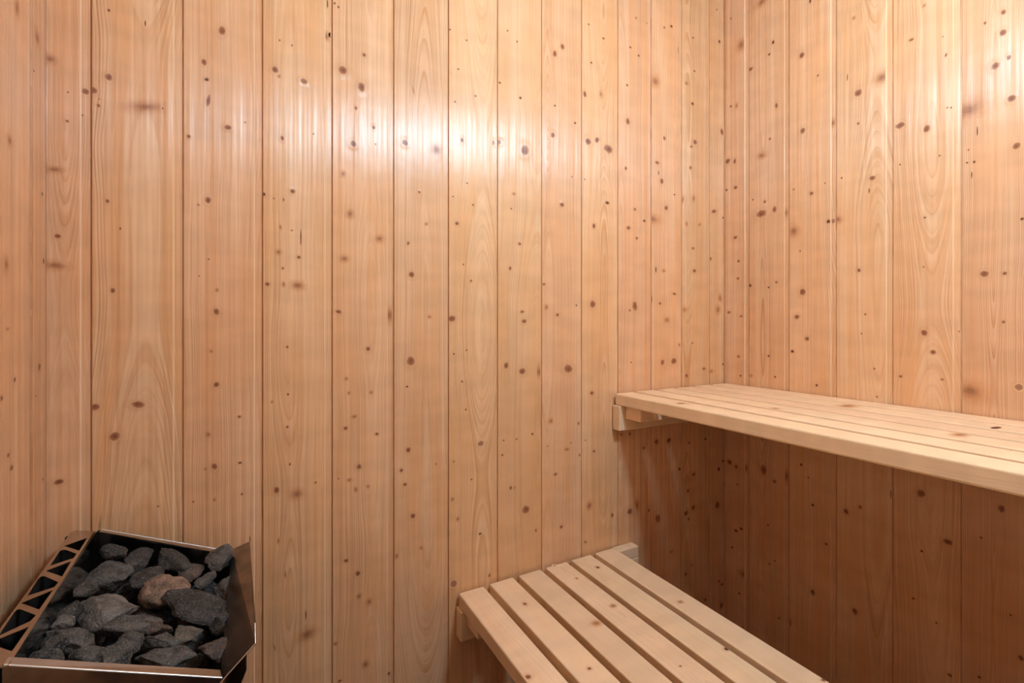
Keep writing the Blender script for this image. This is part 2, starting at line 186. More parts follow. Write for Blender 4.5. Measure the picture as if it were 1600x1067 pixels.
def wood_material(name, light, dark, amber, rough=0.34, spec=0.5, ring=1.0, blotch=1.0, wave=0.0, aniso=0.0):
    """Spruce: growth rings of a slightly crooked stem cut lengthwise, plus knots given by the 'knot' attribute."""
    b = NT(name)
    g = b.node('ShaderNodeSeparateXYZ')
    b.put(g.inputs[0], b.attr('grain').outputs['Vector'])
    gu, gv, seed = g.outputs
    k = b.node('ShaderNodeSeparateXYZ')
    b.put(k.inputs[0], b.attr('knot').outputs['Vector'])
    kx, kz, kind = k.outputs
    ksz = b.attr('knot_size').outputs['Fac']
    # distance from the knot centre, a little irregular
    wob = b.noise(b.vec(b.math('MULTIPLY', gu, 110), b.math('MULTIPLY', gv, 110), seed), 1.0, 1.0)
    t0 = b.math('SQRT', b.math('ADD', b.math('MULTIPLY', kx, kx), b.math('MULTIPLY', kz, kz)))
    t = b.math('MULTIPLY', t0, b.math('ADD', 0.72, b.math('MULTIPLY', wob, 0.56)))
    fall = b.math('POWER', 2.718, b.math('MULTIPLY', b.math('MULTIPLY', t0, t0), -0.75))
    # grain flows around the knot
    push = b.math('MULTIPLY', b.math('MULTIPLY', b.math('MULTIPLY', kx, ksz), fall), b.math('ADD', -0.85, b.math('MULTIPLY', b.math('COMPARE', kind, 3.0, 0.4), 0.65)))
    sv = b.math('MULTIPLY', seed, 17.13)
    w1 = b.math('SUBTRACT', b.noise(b.vec(b.math('MULTIPLY', gu, 9), b.math('MULTIPLY', gv, 2.6), sv), 1.0, 2.0), 0.5)
    w2 = b.math('SUBTRACT', b.noise(b.vec(b.math('MULTIPLY', gu, 40), b.math('MULTIPLY', gv, 9.0), sv), 1.0, 1.0), 0.5)
    warp = b.math('ADD', b.math('MULTIPLY', w1, 0.022), b.math('MULTIPLY', w2, 0.003))
    u = b.math('ADD', b.math('ADD', gu, push), warp)
    wn = b.node('ShaderNodeTexWhiteNoise', noise_dimensions='1D')
    b.put(wn.inputs['W'], seed)
    wc = b.node('ShaderNodeSeparateColor')
    b.put(wc.inputs[0], wn.outputs['Color'])
    ra, rb, rc = wc.outputs
    u0 = b.math('SUBTRACT', b.math('MULTIPLY', ra, 0.16), 0.01)
    dd = b.math('ADD', b.math('MULTIPLY', b.math('SUBTRACT', b.noise(b.vec(0.0, b.math('MULTIPLY', gv, 1.1), sv), 1.0, 1.0), 0.5), 0.16),
                b.math('MULTIPLY', rb, 0.05))
    du = b.math('SUBTRACT', u, u0)
    r = b.math('SQRT', b.math('ADD', b.math('MULTIPLY', du, du), b.math('MULTIPLY', dd, dd)))
    # rings: noise along the radius and a regular saw inside it
    rn = b.noise(b.math('ADD', b.math('MULTIPLY', r, 210), sv), 1.0, 2.0, 0.6, '1D')
    saw = b.math('FRACT', b.math('ADD', b.math('MULTIPLY', r, 270), b.math('MULTIPLY', rn, 0.6)))
    saw = b.math('POWER', saw, 2.2)
    band = b.noise(b.math('ADD', b.math('MULTIPLY', r, 34), sv), 1.0, 1.0, 0.5, '1D')
    ringmask = b.smooth(b.noise(b.vec(b.math('MULTIPLY', gu, 16), b.math('MULTIPLY', gv, 0.8), b.math('ADD', sv, 5.0)), 1.0, 1.0), 0.36, 0.62)
    fib = b.noise(b.vec(b.math('MULTIPLY', gu, 1500), b.math('MULTIPLY', gv, 16), sv), 1.0, 2.0)
    ringv = b.math('ADD', b.math('MULTIPLY', b.math('MULTIPLY', saw, ringmask), 0.55 * ring),
                   b.math('MULTIPLY', b.smooth(rn, 0.35, 0.75), 0.28 * ring))
    ringv = b.math('ADD', ringv, b.math('MULTIPLY', b.math('SUBTRACT', fib, 0.5), 0.22))
    col = b.mix(b.math('MULTIPLY', ringv, 1.0, clamp=True), light, dark)
    # broad bands and amber / pinkish heartwood
    blot = b.noise(b.vec(b.math('MULTIPLY', gu, 14), b.math('MULTIPLY', gv, 3.0), b.math('ADD', sv, 9.0)), 1.0, 2.0)
    bl = b.math('MULTIPLY', b.smooth(b.math('ADD', b.math('MULTIPLY', band, 0.5), b.math('MULTIPLY', blot, 0.5)), 0.42, 0.66), 0.55 * blotch)
    col = b.mix(bl, col, amber)
    # cross-grain cloudiness
    cl = b.noise(b.vec(b.math('MULTIPLY', gu, 10), b.math('MULTIPLY', gv, 22.0), b.math('ADD', sv, 3.0)), 1.0, 1.5)
    tone = b.math('ADD', 0.91, b.math('MULTIPLY', b.smooth(cl, 0.3, 0.7), 0.08))
    tone = b.math('ADD', tone, b.math('MULTIPLY', b.math('SUBTRACT', rc, 0.5), 0.10))
    hs = b.node('ShaderNodeHueSaturation')
    b.put(hs.inputs['Color'], col)
    b.put(hs.inputs['Value'], tone)
    b.put(hs.inputs['Hue'], b.math('ADD', 0.496, b.math('MULTIPLY', rb, 0.008)))
    col = hs.outputs[0]
    # knots: kind 0 none, 1 brown, 2 black pin, 3 soft smear, 4 ringed, 5 crack
    def isk(n):
        return b.math('COMPARE', kind, float(n), 0.4)
    halo = b.smooth(t, 2.6, 0.6)
    halo = b.math('MULTIPLY', halo, b.math('SUBTRACT', 1.0, b.math('MULTIPLY', isk(5), 1.0)))
    halo = b.math('MULTIPLY', halo, b.math('ADD', 0.42, b.math('MULTIPLY', isk(3), 0.25)))
    col = b.mix(halo, col, (0.56, 0.24, 0.095, 1))
    lr = b.math('MULTIPLY', b.smooth(t, 1.02, 1.2), b.smooth(t, 1.65, 1.25))
    lr = b.math('MULTIPLY', lr, b.math('ADD', b.math('MULTIPLY', isk(1), 0.2), b.math('MULTIPLY', isk(4), 0.5)))
    col = b.mix(lr, col, (0.80, 0.56, 0.36, 1))
    krings = b.math('MULTIPLY', b.noise(b.vec(b.math('MULTIPLY', kx, 1.1), b.math('MULTIPLY', kz, 1.1), b.math('MULTIPLY', gv, 60)), 1.0, 3.0, 0.7), 0.75)
    krings = b.math('ADD', krings, b.smooth(t, 0.1, 0.9, -0.12, 0.3))
    krings = b.math('ADD', krings, b.math('MULTIPLY', b.math('SINE', b.math('MULTIPLY', t, 17.0)), 0.07), clamp=True)
    kc = b.mix(krings, (0.17, 0.050, 0.022, 1), (0.50, 0.215, 0.115, 1))
    kc = b.mix(isk(3), kc, b.mix(krings, (0.30, 0.115, 0.055, 1), (0.54, 0.27, 0.145, 1)))
    kc = b.mix(b.math('MULTIPLY', isk(4), 0.6), kc, (0.44, 0.23, 0.14, 1))
    blk = b.math('ADD', isk(2), isk(5), clamp=True)
    kc = b.mix(blk, kc, (0.13, 0.045, 0.025, 1))
    # dark bark line around ringed knots
    edge = b.math('MULTIPLY', b.smooth(t, 0.70, 0.86), b.smooth(t, 1.08, 0.94))
    kc = b.mix(b.math('MULTIPLY', edge, b.math('ADD', isk(4), b.math('MULTIPLY', isk(1), 0.4))), kc, (0.07, 0.025, 0.015, 1))
    kmask = b.smooth(t, 1.12, 0.62)
    smask = b.math('MULTIPLY', b.smooth(t, 1.35, 0.25), 0.95)
    mask = b.math('ADD', b.math('MULTIPLY', kmask, b.math('SUBTRACT', 1.0, isk(3))), b.math('MULTIPLY', smask, isk(3)))
    col = b.mix(mask, col, kc)
    # paler arris of each board: its bright lit line put into the colour
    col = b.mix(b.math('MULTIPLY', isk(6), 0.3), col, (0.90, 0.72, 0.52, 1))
    b.put(b.bsdf.inputs['Base Color'], col)
    rr = b.math('ADD', rough, b.math('MULTIPLY', b.math('SUBTRACT', fib, 0.5), 0.16))
    b.put(b.bsdf.inputs['Roughness'], rr)
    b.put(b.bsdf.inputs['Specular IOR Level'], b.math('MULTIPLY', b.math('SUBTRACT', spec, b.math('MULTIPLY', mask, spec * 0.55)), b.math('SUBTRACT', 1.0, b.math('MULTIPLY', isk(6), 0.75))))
    # relief
    h = b.math('ADD', b.math('MULTIPLY', ringv, 0.00006), b.math('MULTIPLY', mask, -0.00010))
    h = b.math('ADD', h, b.math('MULTIPLY', b.math('MULTIPLY', b.smooth(t0, 2.5, 0.9), b.math('SUBTRACT', 1.0, isk(3))), b.math('MULTIPLY', ksz, 0.05)))
    h = b.math('ADD', h, b.math('MULTIPLY', b.noise(b.vec(b.math('MULTIPLY', gu, 45), b.math('MULTIPLY', gv, 14), sv), 1.0, 2.0), 0.0006))
    h = b.math('ADD', h, b.math('MULTIPLY', b.noise(b.vec(b.math('MULTIPLY', gu, 62), b.math('MULTIPLY', gv, 1.6), b.math('ADD', sv, 2.0)), 1.0, 1.5), wave))
    bump = b.node('ShaderNodeBump')
    bump.inputs['Strength'].default_value = 1.0
    bump.inputs['Distance'].default_value = 1.0
    b.put(bump.inputs['Height'], h)
    b.put(b.bsdf.inputs['Normal'], bump.outputs[0])
    # the fibres run upwards, so a highlight spreads sideways
    if aniso:
        geo = b.node('ShaderNodeNewGeometry')
        cr = b.node('ShaderNodeVectorMath', operation='CROSS_PRODUCT')
        b.put(cr.inputs[0], geo.outputs['Normal'])
        cr.inputs[1].default_value = (0, 0, 1)
        b.put(b.bsdf.inputs['Tangent'], cr.outputs[0])
        b.bsdf.inputs['Anisotropic'].default_value = aniso
    return b.m


WALL = wood_material('spruce_panel', (0.84, 0.535, 0.325, 1), (0.62, 0.295, 0.125, 1), (0.78, 0.41, 0.195, 1), rough=0.36, spec=0.72, wave=0.0040, aniso=0.88, ring=1.7, blotch=1.5)
BENCH = wood_material('bench_wood', (0.92, 0.67, 0.455, 1), (0.80, 0.52, 0.30, 1), (0.875, 0.585, 0.355, 1),
                      rough=0.5, spec=0.35, ring=1.1, blotch=1.0)


def steel_material(name, base, rough, smudge):
    b = NT(name)
    tc = b.node('ShaderNodeTexCoord').outputs['Object']
    n1 = b.noise(tc, 14.0, 3.0, 0.6)
    b.put(b.bsdf.inputs['Base Color'], b.mix(b.smooth(n1, 0.4, 0.7, 0, smudge), base, tuple(c * 0.45 for c in base[:3]) + (1,)))
    b.bsdf.inputs['Metallic'].default_value = 1.0
    b.put(b.bsdf.inputs['Roughness'], b.math('ADD', rough, b.math('MULTIPLY', n1, 0.12)))
    return b.m


STEEL = steel_material('brushed_steel', (0.50, 0.46, 0.43, 1), 0.17, 0.35)
MIRROR = steel_material('polished_steel', (0.50, 0.48, 0.46, 1), 0.05, 0.5)
STEEL_SMOKED = steel_material('smoked_steel', (0.27, 0.24, 0.22, 1), 0.16, 0.9)


def plain(name, col, rough=0.7, metal=0.0, nscale=30.0, amt=0.2):
    b = NT(name)
    tc = b.node('ShaderNodeTexCoord').outputs['Object']
    n1 = b.noise(tc, nscale, 3.0, 0.6)
    b.put(b.bsdf.inputs['Base Color'], b.mix(b.math('MULTIPLY', n1, amt), col, tuple(c * 0.4 for c in col[:3]) + (1,)))
    b.bsdf.inputs['Roughness'].default_value = rough
    b.bsdf.inputs['Metallic'].default_value = metal
    return b.m


CAVITY_SHADE = plain('cavity_shade', (0.012, 0.011, 0.011, 1), 0.6)  # near black: shade inside the heater put into the colour
TILE = plain('floor_tile', (0.12, 0.05, 0.03, 1), 0.5, nscale=6)
MAROON = plain('maroon_housing', (0.10, 0.025, 0.03, 1), 0.5)


def stone_material():
    b = NT('kiln_stone')
    tc = b.node('ShaderNodeTexCoord').outputs['Object']
    oc = b.node('ShaderNodeObjectInfo').outputs['Color']
    n1 = b.noise(tc, 38.0, 5.0, 0.7)
    n2 = b.noise(tc, 420.0, 3.0, 0.7)
    n3 = b.noise(tc, 14.0, 3.0, 0.6)
    c = b.mix(b.smooth(n1, 0.33, 0.68), b.mix(0.72, oc, (0, 0, 0, 1)), oc)
    c = b.mix(b.smooth(n2, 0.55, 0.70, 0, 0.6), c, (0.36, 0.36, 0.36, 1))
    c = b.mix(b.smooth(n3, 0.52, 0.7, 0, 0.35), c, (0.13, 0.10, 0.085, 1))
    b.put(b.bsdf.inputs['Base Color'], c)
    vor = b.node('ShaderNodeTexVoronoi')
    b.put(vor.inputs['Vector'], tc)
    vor.inputs['Scale'].default_value = 520.0
    vc = b.node('ShaderNodeSeparateColor')
    b.put(vc.inputs[0], vor.outputs['Color'])
    glint = b.math('GREATER_THAN', vc.outputs[0], 0.86)
    b.put(b.bsdf.inputs['Roughness'], b.math('SUBTRACT', 0.78, b.math('MULTIPLY', glint, 0.5)))
    h = b.math('ADD', b.math('MULTIPLY', n1, 0.015), b.math('MULTIPLY', n2, 0.0030))
    h = b.math('ADD', h, b.math('MULTIPLY', b.math('MULTIPLY', vc.outputs[1], glint), 0.0016))
    bump = b.node('ShaderNodeBump')
    bump.inputs['Strength'].default_value = 0.9
    bump.inputs['Distance'].default_value = 1.0
    b.put(bump.inputs['Height'], h)
    b.put(b.bsdf.inputs['Normal'], bump.outputs[0])
    return b.m


STONE = stone_material()

# ---------------------------------------------------------------- object helpers
def link(o, parent=None):
    COL.objects.link(o)
    if parent is not None:
        o.parent = parent
    return o


def tag(o, label=None, category=None, group=None, kind=None):
    for k, v in (('label', label), ('category', category), ('group', group), ('kind', kind)):
        if v is not None:
            o[k] = v
    return o


def empty(name, loc):
    o = bpy.data.objects.new(name, None)
    o.location = loc
    o.empty_display_size = 0.05
    return link(o)


def raw_mesh(name, verts, faces, mat, parent=None, origin=(0, 0, 0), smooth=False, grain=None, knot=None, ksize=None, own_origin=None):
    """verts in world metres; the mesh is stored relative to the thing's origin."""
    ox = Vector(own_origin) if own_origin is not None else Vector(origin)
    me = bpy.data.meshes.new(name)
    me.from_pydata([tuple(Vector(v) - ox) for v in verts], [], faces)
    me.materials.append(mat)
    if grain is not None:
        a = me.attributes.new('grain', 'FLOAT_VECTOR', 'POINT')
        a.data.foreach_set('vector', [c for g in grain for c in g])
        knot = knot or [(9, 9, 0)] * len(verts)
        a = me.attributes.new('knot', 'FLOAT_VECTOR', 'POINT')
        a.data.foreach_set('vector', [c for g in knot for c in g])
        ksize = ksize or [0.0] * len(verts)
        a = me.attributes.new('knot_size', 'FLOAT', 'POINT')
        a.data.foreach_set('value', ksize)
    if smooth:
        me.polygons.foreach_set('use_smooth', [True] * len(me.polygons))
    me.update()
    o = bpy.data.objects.new(name, me)
    if own_origin is not None and parent is None:
        o.location = own_origin
    elif own_origin is not None:
        o.location = Vector(own_origin) - Vector(origin)
    elif parent is None:
        o.location = origin
    return link(o, parent)


KIND = {'k': 1, 'd': 2, 's': 3, 'r': 4, 'c': 5}


class Surf:
    """collects strips and knot patches of one wooden mesh"""
    def __init__(self):
        self.v, self.f, self.g, self.k, self.s = [], [], [], [], []

    def strip(self, pts, rows, seed, place, grain_u, kind=0):
        """pts: (u, height) profile, rows: list of v positions"""
        n0 = len(self.v)
        for v in rows:
            for (u, h), gu in zip(pts, grain_u):
                self.v.append(place(u, h, v))
                self.g.append((gu, v, seed))
                self.k.append((9, 9, kind))
                self.s.append(0.0)
        w = len(pts)
        for j in range(len(rows) - 1):
            for i in range(w - 1):
                a = n0 + j * w + i
                self.f.append((a, a + 1, a + 1 + w, a + w))

    def patch(self, cu, cv, ru, rv, kind, lo, hi, hfun, seed, place, g0, lift, tilt=0.0):
        RT = (0, .45, .8, 1.0, 1.25, 1.6, 2.1, 2.6)
        if kind == 3:
            RT = (0, .3, .6, .9, 1.2, 1.6, 2.1, 2.6)
        if kind in (2, 5):
            RT = (0, .5, 1.0, 1.5, 2.2)
        n0 = len(self.v)
        N = 14
        cl = []
        ct, st = math.cos(tilt), math.sin(tilt)
        for i, t in enumerate(RT):
            for j in range(N if i else 1):
                a = 2 * math.pi * j / N
                x, z = t * math.cos(a) * ru, t * math.sin(a) * rv
                x, z = x * ct - z * st, x * st + z * ct
                u = min(max(cu + x, lo), hi)
                v = cv + z
                cl.append(-1 if u <= lo + 1e-6 else (1 if u >= hi - 1e-6 else 0))
                x = u - cu
                kx, kz = (x * ct + z * st) / ru, (-x * st + z * ct) / rv
                self.v.append(place(u, hfun(u) + lift, v))
                self.g.append((u - g0, v, seed))
                self.k.append((kx, kz, kind))
                self.s.append(ru)
        for j in range(N):
            self.f.append((n0, n0 + 1 + j, n0 + 1 + (j + 1) % N))
        for i in range(len(RT) - 2):
            for j in range(N):
                a = n0 + 1 + i * N + j
                b_ = n0 + 1 + i * N + (j + 1) % N
                c4 = [cl[q - n0] for q in (a, a + N, b_ + N, b_)]
                if abs(sum(c4)) < 4:
                    self.f.append((a, a + N, b_ + N, b_))


STEP, GAP, DEPTH, BOW = 0.0165, 0.0034, 0.0032, 0.0011


def panel_wall(name, grooves, lo, hi, z0, z1, place, knots, seed0, flip, label=None):
    """tongue-and-groove boards: bowed face, bevel, recessed tongue strip, dark gap"""
    rnd = random.Random(seed0)
    S_ = Surf()
    edges = sorted(grooves)
    boards = []
    rows = [z0, z1]
    for i, g in enumerate(edges):
        e = edges[i + 1] if i + 1 < len(edges) else g + PITCH
        seed = seed0 + i * 1.37
        tilt = rnd.uniform(-0.35, 0.35) * 0.001
        a, b_ = g + GAP * 0.5, e - STEP
        bow = BOW * rnd.uniform(0.7, 1.35)
        def hf(u, a=a, b_=b_, bow=bow, tilt=tilt):
            t = (u - a) / (b_ - a)
            return bow * (4 * t * (1 - t)) - bow + tilt * (t - .5)
        boards.append((a, b_, hf, seed, g))
        def clip(u):
            return min(max(u, lo), hi)
        n = 14
        pts = [(clip(a + (b_ - a) * k / n), hf(a + (b_ - a) * k / n)) for k in range(n + 1)]
        if pts[-1][0] - pts[0][0] > 1e-4:
            S_.strip(pts, rows, seed, place, [p[0] - g for p in pts])
        he = hf(b_)
        for p, q in (((b_, he), (b_ + .0026, -DEPTH)), ((b_ + .0026, -DEPTH), (e - GAP * .5, -DEPTH)),
                     ((e - GAP * .5, -DEPTH), (e - GAP * .5, -.0055)), ((e - GAP * .5, -.0055), (e + GAP * .5, -.0055))):
            pa, pb = clip(p[0]), clip(q[0])
            if p[0] > hi or q[0] < lo:
                continue
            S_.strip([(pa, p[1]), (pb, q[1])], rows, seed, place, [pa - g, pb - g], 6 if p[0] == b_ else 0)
        ha = hf(a)
        if lo < a < hi:
            S_.strip([(a - .0001, -.0055), (a, ha - .0006)], rows, seed, place, [0.0, 0.0])
            S_.strip([(a, ha - .0006), (a + .0007, ha)], rows, seed, place, [0.0, 0.0])
    for idx, e in enumerate(knots.split(';')):
        u, z, ru, rz, kd = e.split(',')
        u, z, ru, rz = float(u), float(z), float(ru) / 1000, float(rz) / 1000
        for a, b_, hf, seed, g in boards:
            if a - .004 <= u <= b_ + .0005:
                uu = min(max(u, a), b_)
                S_.patch(uu, z, max(ru, .0012), max(rz, .0012), KIND[kd], a, min(b_, hi) if b_ > hi else b_, hf, seed, place, g,
                         .00006 + .00001 * (idx % 9), rnd.uniform(-.25, .25) if KIND[kd] in (1, 3, 4) else 0)
                break
            if b_ + .0005 < u < b_ + STEP:
                S_.patch(u, z, max(ru, .0012), max(rz, .0012), KIND[kd], b_ + .0022, b_ + STEP - GAP, lambda q: -DEPTH, seed, place, g, .00008, 0)
                break
    faces = [tuple(reversed(f)) for f in S_.f] if flip else S_.f
    o = raw_mesh(name, S_.v, faces, WALL, smooth=True, grain=S_.g, knot=S_.k, ksize=S_.s)
    tag(o, kind='structure')
    return o


def series(first, lo, hi):
    g = first
    while g > lo:
        g -= PITCH
    out = []
    while g < hi:
        out.append(g)
        g += PITCH
    return out


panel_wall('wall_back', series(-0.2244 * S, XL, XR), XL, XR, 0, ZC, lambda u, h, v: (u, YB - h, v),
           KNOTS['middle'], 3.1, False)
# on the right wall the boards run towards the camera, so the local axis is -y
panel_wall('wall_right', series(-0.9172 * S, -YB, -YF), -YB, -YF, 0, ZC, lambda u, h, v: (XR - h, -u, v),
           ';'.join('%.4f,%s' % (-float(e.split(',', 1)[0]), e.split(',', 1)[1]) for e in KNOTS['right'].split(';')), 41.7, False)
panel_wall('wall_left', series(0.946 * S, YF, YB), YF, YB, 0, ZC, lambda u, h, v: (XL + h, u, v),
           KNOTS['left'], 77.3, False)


def grain_box(surf, lo, hi, axis, seed, bevel=0.003, knots=(), top_knots=()):
    """bevelled batten between two corners, grain along axis"""
    bm = bmesh.new()
    bmesh.ops.create_cube(bm, size=1.0)
    c = [(a + b_) / 2 for a, b_ in zip(lo, hi)]
    d = [b_ - a for a, b_ in zip(lo, hi)]
    for v in bm.verts:
        v.co = Vector((c[0] + v.co.x * d[0], c[1] + v.co.y * d[1], c[2] + v.co.z * d[2]))
    if bevel:
        bmesh.ops.bevel(bm, geom=list(bm.edges) + list(bm.verts), offset=bevel, segments=3, profile=0.5, affect='EDGES')
    n0 = len(surf.v)
    bm.verts.index_update()
    for v in bm.verts:
        p = v.co
        surf.v.append(tuple(p))
        q = p - Vector(lo)
        if axis == 'y':
            g = (q.x + .8 * q.z, p.y, seed)
        else:
            g = (q.y + .8 * q.z, p.x, seed)
        surf.g.append(g)
        surf.k.append((9, 9, 0))
        surf.s.append(0.0)
    for f in bm.faces:
        surf.f.append(tuple(n0 + v.index for v in f.verts))
    bm.free()
    for (x, y, rx, ry, kd) in top_knots:
        zt = hi[2]
        def place(u, h, v):
            return (u, v, zt + h)
        surf.patch(x, y, rx, ry, KIND[kd], lo[0] + bevel * .8, hi[0] - bevel * .8, lambda q: 0.0, seed, place,
                   lo[0] - .8 * (zt - lo[2]), .00008)


def batten(name, lo, hi, axis, seed, parent, origin, bevel=0.003, top_knots=(), label=None):
    s = Surf()
    grain_box(s, lo, hi, axis, seed, bevel, (), top_knots)
    o = raw_mesh(name, s.v, s.f, BENCH, parent, origin, grain=s.g, knot=s.k, ksize=s.s)
    # smooth the rounded edges, keep the big faces flat
    big = [p.area > 1e-4 for p in o.data.polygons]
    o.data.polygons.foreach_set('use_smooth', [not b_ for b_ in big])
    if label:
        o['label'] = label
    return o


BY0, BY1 = YF + 0.012, 0.9935 * S      # slats run from the rear wall to the far wall


def bench(name, label, x0, ztop, ledge_x1, cleat_x0, cleat_x1, seed, knots, pitch, width, first_bevel=0.004):
    zt = H + ztop * S
    th = 0.031 * S
    root = empty(name, ((x0 + .22) * S, 0.3, 0.0))
    org = tuple(root.location)
    tag(root, label, 'bench', None)
    kn = [k.split(',') for k in knots.split(';')]
    kn = [(float(a), float(b_), float(c) / 1000, float(d) / 1000, e) for a, b_, c, d, e in kn]
    rnd = random.Random(seed)
    for i in range(6):
        a = (x0 + pitch * i) * S
        b_ = a + width * S
        mine = [k for k in kn if a - .001 <= k[0] <= b_ + .001]
        e1 = BY1 - rnd.uniform(0, .0012)
        batten('slat', (a, BY0, zt - th), (b_, e1, zt + rnd.uniform(-.0003, .0003)), 'y', seed + i * 2.31, root, org,
               bevel=first_bevel if i == 0 else 0.0028, top_knots=mine)
    zl = zt - th
    # wall ledgers at both ends and the cleats that tie the slats together
    for y0, y1 in ((.97 * S, YB - .0022), (YF + .0022, YF + .032)):
        batten('ledger', ((x0 - .004) * S, y0, zl - .066 * S), (ledge_x1 * S, y1, zl - .0002), 'x', seed + 20 + y0, root, org)
    for y0, y1 in ((.912 * S, .969 * S), (.15 * S, .207 * S), (YF + .034, YF + .034 + .057 * S)):
        if ztop < -.4 and y0 > .5:
            zc = zl - .030 * S
        else:
            zc = zl - .034 * S
        batten('cross_beam', (cleat_x0 * S, y0, zc), (cleat_x1 * S, y1, zl - .0002), 'x', seed + 30 + y0, root, org, bevel=.002)
    return root, org, zt, zl


root, org, zt, zl = bench('sauna_bench', 'upper slatted pine bench running along the right wall', .857, -.1912, XR / S - .002, .872, 1.295, 5.5,
                          BENCH_KNOTS['upper'], .0770, .0620, .0045)
root, org, zt, zl = bench('sauna_bench', 'lower slatted pine bench in front of and below the upper one', .4072, -.6035, .9205, .4165, .85, 9.1,
                          BENCH_KNOTS['lower'], .0766, .0612)
batten('end_block', (.853 * S, .9703 * S, zl), (.9205 * S, YB - .0022, zt - .001), 'x', 15.2, root, org, bevel=.003)

# ---------------------------------------------------------------- heater
def sheet(name, outline, normal_shift, mat, parent, origin, holes=(), bevel=0.0004, label=None):
    """metal sheet: 3D outline (world metres), pushed to a real thickness along normal_shift"""
    loops = [[Vector(p) for p in outline]] + [[Vector(p) for p in h] for h in holes]
    tris = tessellate_polygon(loops)
    flat = [p for l in loops for p in l]
    n = len(flat)
    sh = Vector(normal_shift)
    verts = [tuple(p) for p in flat] + [tuple(p + sh) for p in flat]
    faces = [tuple(t) for t in tris] + [tuple(n + i for i in reversed(t)) for t in tris]
    k = 0
    for l in loops:
        m = len(l)
        for i in range(m):
            a, b_ = k + i, k + (i + 1) % m
            faces.append((a, b_, n + b_, n + a))
        k += m
    o = raw_mesh(name, verts, faces, mat, parent, origin)
    bm = bmesh.new()
    bm.from_mesh(o.data)
    bmesh.ops.recalc_face_normals(bm, faces=bm.faces)
    bm.to_mesh(o.data)
    bm.free()
    if label:
        o['label'] = label
    return o


def box_part(name, lo, hi, mat, parent, origin, bevel=0.001, label=None):
    bm = bmesh.new()
    bmesh.ops.create_cube(bm, size=1.0)
    for v in bm.verts:
        v.co = Vector([(a + b_) / 2 + w * (b_ - a) for a, b_, w in zip(lo, hi, v.co)])
    if bevel:
        bmesh.ops.bevel(bm, geom=list(bm.edges) + list(bm.verts), offset=bevel, segments=2, profile=0.5, affect='EDGES')
    vs = [tuple(v.co) for v in bm.verts]
    bm.verts.index_update()
    fs = [tuple(v.index for v in f.verts) for f in bm.faces]
    bm.free()
    o = raw_mesh(name, vs, fs, mat, parent, origin)
    if label:
        o['label'] = label
    return o


def P(x, y, z):
    return (x * S, y * S, H + z * S)


def rod(name, a, b_, r, mat, parent, origin, label=None):
    d = (b_ - a).normalized()
    u = d.cross(Vector((0, 0, 1))).normalized()
    w = d.cross(u)
    vs, fs = [], []
    N = 12
    for p in (a, b_):
        for j in range(N):
            t = 2 * math.pi * j / N
            vs.append(tuple(p + u * (r * math.cos(t)) + w * (r * math.sin(t))))
    for j in range(N):
        fs.append((j, (j + 1) % N, N + (j + 1) % N, N + j))
    fs += [tuple(range(N)), tuple(range(N, 2 * N))]
    o = raw_mesh(name, vs, fs, mat, parent, origin)
    if label:
        o['label'] = label
    return o


HEM_GLINT = steel_material('hem_glint_steel', (0.85, 0.80, 0.74, 1), 0.25, 0.1)  # paler steel: the lamp's glint on folded edges put into the colour
HY0, HY1 = .622, .955          # near and far side of the heater
heater = empty('sauna_heater', (XL + .14, .79 * S, H - .80 * S))
ho = tuple(heater.location)
tag(heater, 'stainless steel electric sauna heater full of dark stones on the left wall', 'heater')
T = .0012
# reflecting guard sheet between the stones and the air slots on the wall side
sheet('heat_guard', [P(-.2035, HY0 + .002, -.3285), P(-.2035, HY1 - .012, -.3155), P(-.2035, HY1 + .006, -.300), P(-.2035, HY1 + .006, -.52),
                     P(-.2035, HY0 + .002, -.52)], (-T * .4, 0, 0), MIRROR, heater, ho, label='mirror-like inner sheet beside the stones')
# near and far sides: top edge falls towards the front, folded inwards into a lip
for yy, sg in ((HY0, 1), (HY1, -1)):
    nm = 'side_panel'
    sheet(nm, [P(-.2035, yy, -.321), P(-.0275, yy, -.3955), P(-.0275, yy, -.72), P(-.245, yy, -.72), P(-.245, yy, -.40), P(-.2035, yy, -.36)],
          (0, sg * T, 0), STEEL_SMOKED, heater, ho)
    sheet('rim', [P(-.2025, yy, -.3205), P(-.0275, yy, -.3950), P(-.030, yy + sg * .0135, -.3945), P(-.2025, yy + sg * .0105, -.3200)],
          (0, 0, -.0016), STEEL, heater, ho)
    a_, b_ = Vector(P(-.2025, yy, -.3210)), Vector(P(-.0275, yy, -.3957))
    rod('rim_hem', a_, b_, .0011, HEM_GLINT, heater, ho, label='bright folded edge of the rim')
# flared front guard
sheet('front_guard', [P(-.0295, HY0, -.400), P(.0052, HY0 + .004, -.3700), P(.0050, HY0 + .022, -.3560), P(-.0015, HY1, -.3840), P(-.0280, HY1, -.3915), P(-.050, HY1, -.47),
                      P(-.050, HY0, -.47)], (T, 0, -T), STEEL_SMOKED, heater, ho)
sheet('guard_tab', [P(-.0015, HY1 - .001, -.384), P(-.0010, HY1 - .001, -.3745), P(.0002, HY1 + .004, -.384)], (T, 0, 0), STEEL, heater, ho)
rod('guard_hem', Vector(P(-.0290, HY0, -.4005)), Vector(P(.0052, HY0 + .004, -.3705)), .0008, HEM_GLINT, heater, ho, label='bright edge of the flared guard')
rod('guard_hem', Vector(P(.0052, HY0 + .004, -.3705)), Vector(P(.0050, HY0 + .022, -.3565)), .0006, HEM_GLINT, heater, ho, label='bright edge of the flared guard')
